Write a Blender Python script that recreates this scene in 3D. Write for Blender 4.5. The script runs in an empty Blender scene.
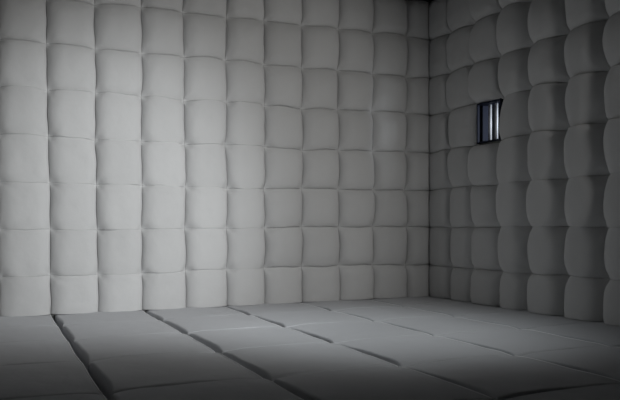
import bpy, bmesh, math, random
from mathutils import Vector, Matrix, noise

C = bpy.context.scene.collection
# ------------------------------------------------------------------ measures
# Metres.  The far corner of the cell is the world's vertical axis: the long back wall runs
# along -X in the plane y=0, the wall with the barred window along -Y in the plane x=0.
BACK = {(10, 0): (4.01, 2.747), (10, 1): (4.012, 2.358), (10, 2): (4.007, 1.955), (10, 3): (4.004, 1.556), (10, 4): (3.996, 1.152), (10, 5): (3.996, 
0.754), (10, 6): (3.998, 0.352), (9, 0): (3.595, 2.737), (9, 1): (3.594, 2.344), (9, 2): (3.592, 1.958), (9, 3): (3.601, 1.538), (9, 4): (3.592, 
1.147), (9, 5): (3.59, 0.742), (9, 6): (3.587, 0.346), (8, 0): (3.174, 2.762), (8, 1): (3.17, 2.343), (8, 3): (3.182, 1.547), (8, 4): (3.176, 1.148), 
(8, 5): (3.183, 0.749), (8, 6): (3.186, 0.346), (7, 0): (2.781, 2.756), (7, 1): (2.773, 2.344), (7, 2): (2.776, 1.933), (7, 3): (2.77, 1.532), (7, 
4): (2.765, 1.14), (7, 5): (2.775, 0.756), (7, 6): (2.77, 0.362), (6, 0): (2.349, 2.758), (6, 1): (2.363, 2.352), (6, 2): (2.353, 1.95), (6, 3): 
(2.37, 1.547), (6, 4): (2.352, 1.132), (6, 5): (2.36, 0.751), (6, 6): (2.362, 0.363), (5, 0): (1.961, 2.759), (5, 1): (1.963, 2.338), (5, 2): (1.958, 
1.943), (5, 3): (1.959, 1.541), (5, 4): (1.967, 1.13), (5, 5): (1.963, 0.749), (5, 6): (1.97, 0.366), (4, 0): (1.556, 2.761), (4, 1): (1.555, 2.337), 
(4, 2): (1.554, 1.934), (4, 3): (1.546, 1.521), (4, 4): (1.559, 1.145), (4, 5): (1.556, 0.761), (4, 6): (1.562, 0.364), (3, 0): (1.137, 2.765), (3, 
1): (1.151, 2.346), (3, 2): (1.148, 1.95), (3, 3): (1.141, 1.541), (3, 4): (1.142, 1.143), (3, 5): (1.139, 0.758), (3, 6): (1.135, 0.367), (2, 0): 
(0.732, 2.766), (2, 1): (0.733, 2.345), (2, 2): (0.75, 1.957), (2, 3): (0.735, 1.544), (2, 4): (0.724, 1.14), (2, 5): (0.736, 0.759), (2, 6): (0.737, 
0.363), (1, 0): (0.317, 2.769), (1, 1): (0.323, 2.338), (1, 2): (0.327, 1.958), (1, 3): (0.334, 1.549), (1, 4): (0.34, 1.14), (1, 5): (0.316, 0.757), 
(1, 6): (0.328, 0.349)}
SIDE = {(1, 0): (0.356, 2.746), (1, 1): (0.356, 2.334), (1, 2): (0.345, 1.943), (1, 3): (0.341, 1.553), (1, 4): (0.381, 1.158), (1, 5): (0.366, 
0.747), (1, 6): (0.39, 0.339), (2, 0): (0.734, 2.733), (2, 2): (0.731, 1.957), (2, 3): (0.678, 1.543), (2, 4): (0.693, 1.157), (2, 5): (0.723, 
0.746), (2, 6): (0.724, 0.339), (3, 1): (1.077, 2.333), (3, 2): (1.114, 1.942), (3, 3): (1.08, 1.54), (3, 4): (1.068, 1.144), (3, 5): (1.105, 0.75), 
(3, 6): (1.122, 0.342), (4, 0): (1.47, 2.735), (4, 1): (1.478, 2.336), (4, 2): (1.473, 1.961), (4, 3): (1.475, 1.57), (4, 4): (1.488, 1.155), (4, 5): 
(1.485, 0.758), (4, 6): (1.479, 0.342), (5, 1): (1.876, 2.344), (5, 2): (1.885, 1.945), (5, 3): (1.9, 1.546), (5, 4): (1.889, 1.147), (5, 5): (1.894, 
0.756), (5, 6): (1.896, 0.352), (6, 1): (2.251, 2.351), (6, 2): (2.271, 1.956), (6, 3): (2.256, 1.554), (6, 4): (2.276, 1.153), (6, 5): (2.265, 
0.751), (6, 6): (2.272, 0.35)}
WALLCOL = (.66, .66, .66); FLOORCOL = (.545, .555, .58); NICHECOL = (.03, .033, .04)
DEPTH = .1; GAP = .05
BARPOS = [-.853, -.939, -1.025]
LAMPS = [('front_spot', (-.6, -5.0, 2.2), (-3.1, 0, 1.15), 242, 79, 1.0, .4, (1, .985, .95)),  # all four unseen, without fixtures; placed and powered to fit the brightness
         ('low_spot', (-1.8, -5.5, 1.0), (-3.5, 0, .9), 430, 38, 1.0, .3, (.95, .985, 1)),
         ('wall_spot', (-3.2, -2.6, 3.1), (-3.3, 0, .6), 85, 90, 1.0, .2, (.97, .99, 1)),
         ('overhead_spot', (-2.2, -2.2, 3.1), (-1.8, -1.9, 0), 82, 60, 1.0, .2, (.9, .97, 1))]
PASS_E = 4; PASS_LOC = (.36, -1.34, 1.75)
EXPO = 0
COL_B = [0.0, 0.325, 0.736, 1.143, 1.556, 1.963, 2.359, 2.772, 3.18, 3.593, 4.004, 4.417, 4.83, 5.236]
COL_S = [0.0, 0.361, 0.712, 1.092, 1.477, 1.883, 2.266, 2.66, 3.05]
ROWS = [2.753, 2.343, 1.951, 1.546, 1.146, 0.753, 0.352]      # seams, top to bottom
TOP, BOT = 3.15, 0.012
X_L, Y_F = -5.24, -7.4                                        # left wall, wall behind the camera
CEIL = 3.19
FLOOR_Z = -0.17

# ------------------------------------------------------------------ helpers
def obj(name, me_or_bm, mat, parent=None, smooth=True):
    if isinstance(me_or_bm, bmesh.types.BMesh):
        me = bpy.data.meshes.new(name); me_or_bm.to_mesh(me); me_or_bm.free()
    else:
        me = me_or_bm
    if smooth:
        for p in me.polygons: p.use_smooth = True
    me.materials.append(mat)
    o = bpy.data.objects.new(name, me); C.objects.link(o); o.parent = parent
    return o

def tag(o, label, cat, group=None):
    o['label'] = label; o['category'] = cat
    if group: o['group'] = group
    return o

def struct(o): o['kind'] = 'structure'; return o

def box(bm, x0, x1, y0, y1, z0, z1):
    r = bmesh.ops.create_cube(bm, size=1)
    for v in r['verts']:
        v.co = Vector(((x0+x1)/2+v.co.x*(x1-x0), (y0+y1)/2+v.co.y*(y1-y0), (z0+z1)/2+v.co.z*(z1-z0)))
    return r['verts']

def fabric(name, col, bump=.25, rough=.85, mottle=.05):
    m = bpy.data.materials.new(name); m.use_nodes = True
    nt = m.node_tree; N = nt.nodes; L = nt.links; b = N['Principled BSDF']
    b.inputs['Roughness'].default_value = rough
    b.inputs['Specular IOR Level'].default_value = .2
    b.inputs['Sheen Weight'].default_value = .15
    tc = N.new('ShaderNodeTexCoord')
    n1 = N.new('ShaderNodeTexNoise'); n1.inputs['Scale'].default_value = 2.3; n1.inputs['Detail'].default_value = 5
    L.new(tc.outputs['Object'], n1.inputs['Vector'])
    oi = N.new('ShaderNodeObjectInfo')
    # mottling from handling and washing, plus a little difference between one cushion cover and the next
    ad = N.new('ShaderNodeMath'); ad.operation = 'MULTIPLY_ADD'; ad.inputs[1].default_value = .35
    L.new(oi.outputs['Random'], ad.inputs[0]); L.new(n1.outputs['Fac'], ad.inputs[2])
    r = N.new('ShaderNodeValToRGB'); L.new(ad.outputs[0], r.inputs['Fac'])
    r.color_ramp.elements[0].position = .3; r.color_ramp.elements[1].position = .95
    r.color_ramp.elements[0].color = tuple(c*(1-mottle) for c in col)+(1,)
    r.color_ramp.elements[1].color = tuple(min(1, c*(1+mottle)) for c in col)+(1,)
    L.new(r.outputs['Color'], b.inputs['Base Color'])
    n2 = N.new('ShaderNodeTexNoise'); n2.inputs['Scale'].default_value = 9; n2.inputs['Detail'].default_value = 6
    L.new(tc.outputs['Object'], n2.inputs['Vector'])
    bp = N.new('ShaderNodeBump'); bp.inputs['Strength'].default_value = bump; bp.inputs['Distance'].default_value = .02
    L.new(n2.outputs['Fac'], bp.inputs['Height']); L.new(bp.outputs['Normal'], b.inputs['Normal'])
    return m

def plain(name, col, rough=.6, metal=0, noise_amt=.15, scale=6):
    m = bpy.data.materials.new(name); m.use_nodes = True
    nt = m.node_tree; N = nt.nodes; L = nt.links; b = N['Principled BSDF']
    b.inputs['Roughness'].default_value = rough; b.inputs['Metallic'].default_value = metal
    tc = N.new('ShaderNodeTexCoord'); n = N.new('ShaderNodeTexNoise'); n.inputs['Scale'].default_value = scale
    L.new(tc.outputs['Object'], n.inputs['Vector'])
    r = N.new('ShaderNodeValToRGB'); L.new(n.outputs['Fac'], r.inputs['Fac'])
    r.color_ramp.elements[0].color = tuple(c*(1-noise_amt) for c in col)+(1,)
    r.color_ramp.elements[1].color = tuple(min(1, c*(1+noise_amt)) for c in col)+(1,)
    L.new(r.outputs['Color'], b.inputs['Base Color'])
    return m

M_WALLPAD = fabric('off_white_canvas', WALLCOL)
M_SIDEPAD = M_WALLPAD
M_FLOORPAD = fabric('floor_canvas', FLOORCOL, bump=.35)
M_LIT_RIM = fabric('lit_rim_white', (.85, .86, .87), bump=.1)  # whiter than the canvas, stands in for light catching the cushion edge
M_PLASTER = plain('grey_plaster', (.33, .33, .32), .9)
M_CEIL = plain('dark_ceiling', (.03, .03, .032), .95)
M_BASE = plain('dark_underfloor', (.06, .06, .06), .95)
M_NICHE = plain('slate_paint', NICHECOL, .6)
M_FRAME = plain('blue_grey_paint', (.02, .024, .042), .5, 0)
M_FRAME.node_tree.nodes['Principled BSDF'].inputs['Specular IOR Level'].default_value = .08
M_BAR = plain('white_enamel', (.86, .88, .9), .3, 0, .03)

# ------------------------------------------------------------------ one stuffed cushion
def puff(a, k, n):                       # 0 at the edge, 1 over the middle; a in 0..1
    return max(0.0, 1-abs(2*a-1)**k)**n

def wander(p, k): return .013*noise.noise(Vector((p.x*4.5+k*7.7, p.y*4.5, p.z*4.5)))

def cushion(name, P, normal, D, soft_h, mat, seed, caps=(0, 0, 0, 0), open_bottom=False, open_top=False, n=28, ku=4.2, kv=3.6, nv=.5, es=.75, fade=0, su=0):
    """P = corners top-left, top-right, bottom-left, bottom-right on the wall; (u to the right, v downwards).
    caps: sides (left, right, top, bottom) that press into another surface at a right angle."""
    rnd = random.Random(seed)
    tl, tr, bl, br = [Vector(p) for p in P]
    wid = ((tr-tl).length+(br-bl).length)/2; hei = ((bl-tl).length+(br-tr).length)/2
    jit, fat = rnd.uniform(.85, 1.18), rnd.uniform(.93, 1.07)
    tilt_u, tilt_v = rnd.uniform(-.07, .07), rnd.uniform(-.07, .07)
    off = Vector((seed*3.17, seed*1.31, 0))
    hdir = (tr-tl).normalized()
    # spacing finer near the seams
    def sp(i):
        t = i/n; return t-math.sin(2*math.pi*t)*.11
    g = [sp(i) for i in range(n+1)]
    bm = bmesh.new(); grid = []
    puck = [rnd.uniform(.5, 1.3) for _ in range(4)]
    for j in range(n+1):
        v = g[j]; row = []
        for i in range(n+1):
            u = g[i]
            e = .0015
            uu = e+u*(1-2*e); vv = e*.3+v*(1-.6*e)
            base = tl.lerp(tr, uu).lerp(bl.lerp(br, uu), vv)
            # seams wander a little between the tufts (both neighbours follow the same line)
            wl, wr = wander(tl.lerp(bl, vv), 1)*puff(vv, 2, 1), wander(tr.lerp(br, vv), 1)*puff(vv, 2, 1)
            wt, wb = wander(tl.lerp(tr, uu), 2)*puff(uu, 2, 1), wander(bl.lerp(br, uu), 2)*puff(uu, 2, 1)
            if caps[0]: wl = 0
            if caps[1]: wr = 0
            base = base+hdir*(wl*(1-uu)+wr*uu)
            base.z += wt*(1-vv)+(0 if open_bottom else wb*vv)
            fu = puff(u, ku*jit, .5); fv = puff(v, kv*jit, nv)
            fu += (1-fu)*su*puff(v, 2.4, .8)
            # side seams are pulled tight, cross seams stay plumper between the tufts
            sf = soft_h
            if fade:                      # the cross seam is stitched deeper in some stretches than others
                q = tl.lerp(tr, u) if v < .5 else bl.lerp(br, u)
                sf += (1-sf)*min(1, max(0, fade+2.2*noise.noise(Vector((q.x*2.7+5, q.z*4.1, 2)))))
            sh = sf*puff(u, 2.4, es)
            if open_bottom and v > .5: fv = max(fv, .8+.2*fv)
            if open_top and v < .5: fv = max(fv, .35+.65*fv)
            h = D*fat*fu*(sh+(1-sh)*fv)
            h *= 1+tilt_u*(2*u-1)+tilt_v*(2*v-1)
            # flatter crown
            # pucker creases that run out of the tufted corners
            for q, (cu, cv) in enumerate(((0, 0), (1, 0), (0, 1), (1, 1))):
                du, dv = (u-cu)*wid, (v-cv)*hei; r = math.hypot(du, dv)
                if not ((open_bottom and cv) or (caps[0] and not cu) or (caps[1] and cu)): h *= 1-.72*math.exp(-(r/.036)**2)
                if .008 < r < .16:
                    ang = math.atan2(abs(dv), abs(du))
                    h -= .0045*puck[q]*math.sin(ang*6+seed+q)*(1-r/.16)*min(1, r/.04)*fu
            h += .0055*noise.noise(Vector((u*3.1, v*3.1, 0))+off)*fu
            h += .0022*noise.noise(Vector((u*9, v*9, 4))+off)*fu
            if caps[0]: h = min(h, .96*uu*wid)
            if caps[1]: h = min(h, .96*(1-uu)*wid)
            if caps[2]: h = min(h, .96*vv*hei)
            h = max(h, 0)+.006
            if caps[0]: h = min(h, .96*uu*wid+.0002)
            if caps[1]: h = min(h, .96*(1-uu)*wid+.0002)
            row.append(bm.verts.new(base+normal*h))
        grid.append(row)
    ct = (tl+br)/2
    flip = (tr-tl).cross(bl-tl).dot(normal) > 0
    for j in range(n):
        for i in range(n):
            f = [grid[j][i], grid[j][i+1], grid[j+1][i+1], grid[j+1][i]]
            bm.faces.new(f if flip else f[::-1])
    # back of the cushion, flat on the wall
    ring = [grid[0][i] for i in range(n)]+[grid[j][n] for j in range(n)]+[grid[n][i] for i in range(n, 0, -1)]+[grid[j][0] for j in range(n, 0, -1)]
    back = []
    for vv_ in ring:
        d = (vv_.co-tl).dot(normal)
        back.append(bm.verts.new(vv_.co-normal*(d-.0003) if d > .0003 else vv_.co-normal*.0001))
    m = len(ring)
    for i in range(m):
        f = [ring[i], back[i], back[(i+1) % m], ring[(i+1) % m]]
        bm.faces.new(f if flip else f[::-1])
    bm.faces.new(back[::-1] if flip else back)
    bmesh.ops.recalc_face_normals(bm, faces=bm.faces)
    # keep the object's origin at the cushion's centre
    for v_ in bm.verts: v_.co -= ct
    o = obj(name, bm, mat); o.location = ct
    return o

ORD = ['', 'first', 'second', 'third', 'fourth', 'fifth', 'sixth', 'seventh', 'eighth', 'ninth', 'tenth', 'eleventh', 'twelfth', 'thirteenth']

def back_pt(c, r):                        # r: -1 = top line, 0..6 seams, 7 = floor line
    if (c, r) in BACK: x, z = BACK[(c, r)]; return (-x, 0, z)
    z = TOP if r < 0 else BOT if r > 6 else ROWS[r]
    x = COL_B[c]
    if r < 0 and (c, 0) in BACK: x = BACK[(c, 0)][0]
    if r > 6 and (c, 6) in BACK: x = BACK[(c, 6)][0]
    if c >= 11 and 0 <= r <= 6: z += {0: -.004, 1: .012, 2: .004, 3: .008, 4: .004, 5: 0, 6: 0}[r]
    return (-x, 0, z)

def side_pt(c, r):
    if (c, r) in SIDE: y, z = SIDE[(c, r)]; return (0, -y, z)
    z = TOP if r < 0 else BOT if r > 6 else ROWS[r]
    y = COL_S[c]
    if r < 0 and (c, 0) in SIDE: y = SIDE[(c, 0)][0]
    if r > 6 and (c, 6) in SIDE: y = SIDE[(c, 6)][0]
    return (0, -y, z)

# ------------------------------------------------------------------ the room itself
bm = bmesh.new(); box(bm, X_L-.15, .95, 0, .15, FLOOR_Z, CEIL); struct(obj('wall_back', bm, M_PLASTER, smooth=False))
bm = bmesh.new(); box(bm, X_L-.15, X_L, Y_F, 0, FLOOR_Z, CEIL); struct(obj('wall_left', bm, M_PLASTER, smooth=False))
bm = bmesh.new(); box(bm, X_L-.15, .9, Y_F-.15, Y_F, FLOOR_Z, CEIL); struct(obj('wall_front', bm, M_PLASTER, smooth=False))
bm = bmesh.new(); box(bm, X_L-.15, .9, Y_F-.15, .15, FLOOR_Z-.1, FLOOR_Z); struct(obj('floor', bm, M_BASE, smooth=False))
bm = bmesh.new(); box(bm, X_L-.15, .9, Y_F-.15, .15, CEIL, CEIL+.1); struct(obj('ceiling', bm, M_CEIL, smooth=False))
# right wall with the window opening
WY0, WY1, WZ0, WZ1 = -1.095, -0.765, 1.562, 1.95
bm = bmesh.new()
T = .10
box(bm, 0, T, Y_F, WY0, FLOOR_Z, CEIL); box(bm, 0, T, WY1, 0, FLOOR_Z, CEIL)
box(bm, 0, T, WY0, WY1, FLOOR_Z, WZ0); box(bm, 0, T, WY0, WY1, WZ1, CEIL)
struct(obj('wall_right', bm, M_PLASTER, smooth=False))

# ------------------------------------------------------------------ barred window
def make_window():
    w = bpy.data.objects.new('window_1', None); C.objects.link(w); w.location = (0, (WY0+WY1)/2, WZ0); struct(w)
    w['label'] = 'small barred window opening in the padded right wall'
    loc = w.location
    def add(name, bm, m, lab=None, smooth=False, parent=w, o0=loc):
        bmesh.ops.translate(bm, verts=bm.verts, vec=-o0)
        o = obj(name, bm, m, parent, smooth)
        if lab: o['label'] = lab
        return o
    t = .014; fx0, fx1 = -.03, T
    bm = bmesh.new()
    iy0, iy1, iz0, iz1 = WY0+.0005, WY1-.0005, WZ0+.0005, WZ1-.0005
    box(bm, fx0, fx1, iy0, iy0+t, iz0, iz1); box(bm, fx0, fx1, iy1-t, iy1, iz0, iz1)
    box(bm, fx0, fx1, iy0+t, iy1-t, iz0, iz0+t); box(bm, fx0, fx1, iy0+t, iy1-t, iz1-t, iz1)
    add('window_frame', bm, M_FRAME, 'blue grey steel window frame')
    # passage on the far side of the opening
    bm = bmesh.new()
    box(bm, .85, .89, -2.3, .1, 1.0, 2.5)
    box(bm, T, .85, -.04, -.0, 1.0, 2.5); box(bm, T, .85, -2.3, -2.26, 1.0, 2.5)
    box(bm, T, .85, -2.3, 0, 1.0, 1.04); box(bm, T, .85, -2.3, 0, 2.46, 2.5)
    add('passage_wall', bm, M_NICHE, 'dark slate passage seen through the bars')
    for k, y in enumerate(BARS):
        bm = bmesh.new()
        r = bmesh.ops.create_cone(bm, cap_ends=True, segments=24, radius1=BAR_R, radius2=BAR_R, depth=iz1-iz0-2*t+.01)
        bmesh.ops.translate(bm, verts=r['verts'], vec=Vector((BAR_X, y, (iz0+iz1)/2)))
        add('bar', bm, M_BAR, smooth=True)
    return w
BARS = BARPOS; BAR_R = .0145; BAR_X = .06
make_window()

# ------------------------------------------------------------------ wall cushions
seed = 1
for c in range(13):                       # column c lies between seams c and c+1, counted from the corner
    for r in range(-1, 7):
        seed += 1
        P = [back_pt(c+1, r), back_pt(c, r), back_pt(c+1, r+1), back_pt(c, r+1)]
        lit = c >= 5 and r >= 2
        soft = random.Random(seed).uniform(.80, .93) if lit else .6 if c >= 4 and r >= 1 else .42
        o = cushion('wall_cushion', P, Vector((0, -1, 0)), DEPTH, soft, M_WALLPAD, seed,
                    caps=(0, c == 0, 0, 0), open_bottom=(r == 6), ku=3.4, kv=3.0 if lit else 2.6, nv=.52, es=.4 if lit else .8,
                    fade=(1.1 if r >= 3 and c >= 6 else .7) if lit else 0)
        up = 7-r                          # 1 = bottom row
        tone = 'brightly lit white' if c >= 6 and up <= 5 else 'pale grey' if c >= 4 or (c >= 3 and up < 7) else 'shaded grey'
        rowtxt = {1: 'bottom row', 8: 'top row'}.get(up, ORD[up]+' row up')
        coltxt = 'narrow first column beside corner' if c == 0 else ORD[c+1]+' column from corner'
        tag(o, '%s padded cushion, back wall, %s, %s' % (tone, rowtxt, coltxt), 'cushion', 'padded cushions covering the long back wall')

for c in range(8):
    for r in range(-1, 7):
        seed += 1
        if c == 2 and r == 2: continue    # the window takes this cushion's place
        P = [side_pt(c, r), side_pt(c+1, r), side_pt(c, r+1), side_pt(c+1, r+1)]
        if (c, r) == (1, 2):              # this one reaches over to the window frame
            P[1] = (0, WY1-.004, P[1][2]); P[3] = (0, WY1-.004, P[3][2])
        soft = .5 if c < 3 else .62 if r < 3 else .82
        o = cushion('wall_cushion', P, Vector((-1, 0, 0)), DEPTH*(1.05 if (c, r) == (3, 2) else 1.6 if c >= 4 else 1.45 if c == 3 else 1.1 if c == 2 else .85), soft, M_SIDEPAD, seed,
                    caps=(c == 0, 0, 0, 0), open_bottom=(r == 6), ku=3.6 if c < 3 else 3.2, kv=3.4 if c < 3 else 2.0,
                    nv=.5 if c < 3 else .6, es=.8 if c < 3 else 1.1, fade=.75 if c >= 3 and r >= 2 else 0,
                    su=0 if (c, r) == (1, 2) else .75 if c < 3 and r <= 2 else .35 if c < 3 and r < 4 else 0)
        up = 7-r
        rowtxt = {1: 'bottom row', 8: 'top row'}.get(up, ORD[up]+' row up')
        coltxt = ORD[c+1]+' column from corner'
        extra = ''
        if (c, r) == (2, 1): extra = 'just above barred window'
        if (c, r) == (2, 3): extra = 'just below barred window'
        if (c, r) == (1, 2): extra = 'just left of barred window'
        if (c, r) == (3, 2): extra = 'just right of barred window'
        tone = 'shadowed grey' if c < 4 else 'dark blue grey'
        if extra: lab = '%s padded cushion on the window wall, %s' % (tone, extra)
        else: lab = '%s padded cushion, window wall, %s, %s' % (tone, rowtxt, coltxt)
        tag(o, lab, 'cushion', 'padded cushions covering the window wall')

# ------------------------------------------------------------------ floor cushions
FX = [0.0, -.80, -1.58, -2.38, -3.18, -3.99, -4.80, -5.21]
FY = [0.0, -.69, -1.45, -2.25, -3.05, -3.83, -4.62]
def floor_pad(x0, x1, y0, y1, ci, ri, seed, wall_x=False, wall_y=False):
    """x0<x1, y0 near, y1 far"""
    rnd = random.Random(seed*7+3)
    n = 34
    W, Hh = x1-x0, y1-y0
    gL = rnd.uniform(.75, 1.1)*GAP*(.65 if ci < 2 else .85 if ci == 2 else 1); gR = rnd.uniform(.15, .3)*GAP
    if ci == 0: gR = 0
    seamfade = rnd.uniform(.7, 1.6); base_gap = .62 if ci in (3, 4) else .1
    off = Vector((seed*2.3, seed*.7, 1))
    bm = bmesh.new(); grid = []
    def sp(i):
        t = i/n; return t-math.sin(2*math.pi*t)*.145
    th = .15
    for j in range(n+1):
        v = sp(j)                        # 0 near .. 1 far
        w = 1-v
        bump = (max(0, w)**.9)*(1-w**7)*1.5
        row = []
        for i in range(n+1):
            u = sp(i)
            insL = .004+gL*(base_gap+(1-base_gap)*bump); insR = .003+gR*bump
            x = x0+insL+u*(W-insL-insR)
            sy = .0008+.008*max(0, 1-u*seamfade)
            y = y0+sy+v*(Hh-2*sy)
            dx = min(x-x0-insL if True else 9, (x1-insR-x) if not (ci == 0) else 9)
            dyn, dyf = y-y0-sy, (y1-sy-y)
            if wall_y: dyf = 9
            dy = min(dyn, dyf)
            z = .012
            def rnd_edge(d, rad, drop):
                if d >= rad: return 0
                t = 1-d/rad
                return drop*(1-math.sqrt(max(0, 1-t*t)))
            z -= rnd_edge(x-x0-insL, .013, .014)
            if ci > 0: z -= rnd_edge(x1-insR-x, .022, .026)
            z -= rnd_edge(dy, .018, .022*(.25+.75*max(0, 1-u*seamfade)))
            # stuffing sags towards the tufted corners
            cr = math.hypot(max(0, dx), max(0, dy)) if dy < 5 and dx < 5 else 9
            if cr < .15: z -= .012*(1-cr/.15)**2
            z -= .006*(1-puff(u, 2, 1))
            z += .006*noise.noise(Vector((x*2.4, y*2.4, 0))+off)+.0025*noise.noise(Vector((x*7, y*7, 3))+off)
            row.append(bm.verts.new((x+.03*y*((1-u) if ci == 0 else u if ci == 6 else 1), y, z)))
        grid.append(row)
    for j in range(n):
        for i in range(n):
            bm.faces.new([grid[j][i], grid[j][i+1], grid[j+1][i+1], grid[j+1][i]])
    # pale strip painted in as the highlight on the edge facing the lamp
    rim = []
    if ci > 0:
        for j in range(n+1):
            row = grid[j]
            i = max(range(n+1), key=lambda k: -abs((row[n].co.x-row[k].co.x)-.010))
            p = row[i].co.copy(); rim.append(p+Vector((0, 0, .0015)))
    ring = [grid[0][i] for i in range(n)]+[grid[j][n] for j in range(n)]+[grid[n][i] for i in range(n, 0, -1)]+[grid[j][0] for j in range(n, 0, -1)]
    prev = ring; m = len(ring)
    for z in (-.085, FLOOR_Z+.0005):
        cur = [bm.verts.new((p.co.x, p.co.y, z)) for p in ring]
        for i in range(m):
            bm.faces.new([prev[i], cur[i], cur[(i+1) % m], prev[(i+1) % m]])
        prev = cur
    bm.faces.new(prev[::-1])
    bmesh.ops.recalc_face_normals(bm, faces=bm.faces)
    ct = Vector(((x0+x1)/2, (y0+y1)/2, FLOOR_Z))
    for v_ in bm.verts: v_.co -= ct
    o = obj('floor_cushion', bm, M_FLOORPAD); o.location = ct
    if rim:
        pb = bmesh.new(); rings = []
        for p in rim:
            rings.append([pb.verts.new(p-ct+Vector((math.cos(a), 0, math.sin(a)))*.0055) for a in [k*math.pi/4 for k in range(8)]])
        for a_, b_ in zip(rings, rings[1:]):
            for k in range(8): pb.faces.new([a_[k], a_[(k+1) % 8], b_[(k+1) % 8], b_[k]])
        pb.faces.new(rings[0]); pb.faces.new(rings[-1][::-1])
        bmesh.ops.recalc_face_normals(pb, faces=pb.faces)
        obj('lit_rim', pb, M_LIT_RIM, o)['label'] = 'white painted highlight along the lit edge'
    return o
for ci in range(len(FX)-1):
    for ri in range(len(FY)-1):
        seed += 1
        o = floor_pad(FX[ci+1], FX[ci], FY[ri+1], FY[ri], ci, ri, seed, ci == 0, ri == 0)
        tone = ('brightly lit' if 1 <= ci <= 4 and ri < 2 else 'pale' if ri < 3 else 'dim' if ri == 3 else 'dark foreground')
        ctx = 'strip against window wall' if ci == 0 else ORD[ci+1]+' strip from window wall'
        rtx = 'touching back wall' if ri == 0 else ORD[ri+1]+' pad out from back wall'
        tag(o, '%s grey floor cushion, %s, %s' % (tone, ctx, rtx), 'floor cushion', 'square cushions laid over the cell floor')

# ------------------------------------------------------------------ light
def look(o, target): o.rotation_euler = (Vector(target)-o.location).to_track_quat('-Z', 'Y').to_euler()
for nm, loc, tgt, E, ang, blend, rad, col in LAMPS:
    l = bpy.data.lights.new(nm, 'SPOT'); l.energy = E; l.spot_size = math.radians(ang); l.spot_blend = blend
    l.shadow_soft_size = rad; l.color = col
    o = bpy.data.objects.new(nm, l); C.objects.link(o); o.location = loc; look(o, tgt)
l = bpy.data.lights.new('bar_fill_light', 'AREA'); l.shape = 'RECTANGLE'; l.size = .06; l.size_y = .5; l.energy = PASS_E; l.color = (.85, .92, 1)  # unseen area light, added behind the opening to brighten the bars
o = bpy.data.objects.new('bar_fill_light', l); C.objects.link(o); o.location = PASS_LOC; look(o, (.06, -.9, 1.75))

w = bpy.data.worlds.new('World'); bpy.context.scene.world = w; w.use_nodes = True
w.node_tree.nodes['Background'].inputs['Color'].default_value = (0.004, 0.0045, 0.006, 1)

# ------------------------------------------------------------------ camera
R_ = Vector((0.9309599230379445, -0.3650859756330654, -0.0050844953768341885))
U_ = Vector((0.01163744761705704, 0.015751021550027614, 0.9998082191766035))
F_ = Vector((0.3649358731477964, 0.9308405533259622, -0.018912238727134677))
cd = bpy.data.cameras.new('camera'); cam = bpy.data.objects.new('camera', cd); C.objects.link(cam)
Mx = Matrix((R_, U_, -F_)).transposed().to_4x4(); Mx.translation = Vector((-4.656324606813661, -6.253492864861396, 0.7592149745428306))
cam.matrix_world = Mx
cd.sensor_width = 36; cd.lens = 36*694.459/620
cd.shift_x = 68.8716/620; cd.shift_y = 40.4907/620
cd.clip_start = .05
sc = bpy.context.scene; sc.camera = cam
sc.view_settings.view_transform = 'Standard'; sc.view_settings.look = 'None'
sc.view_settings.gamma = 1; sc.view_settings.use_curve_mapping = False
sc.view_settings.exposure = EXPO
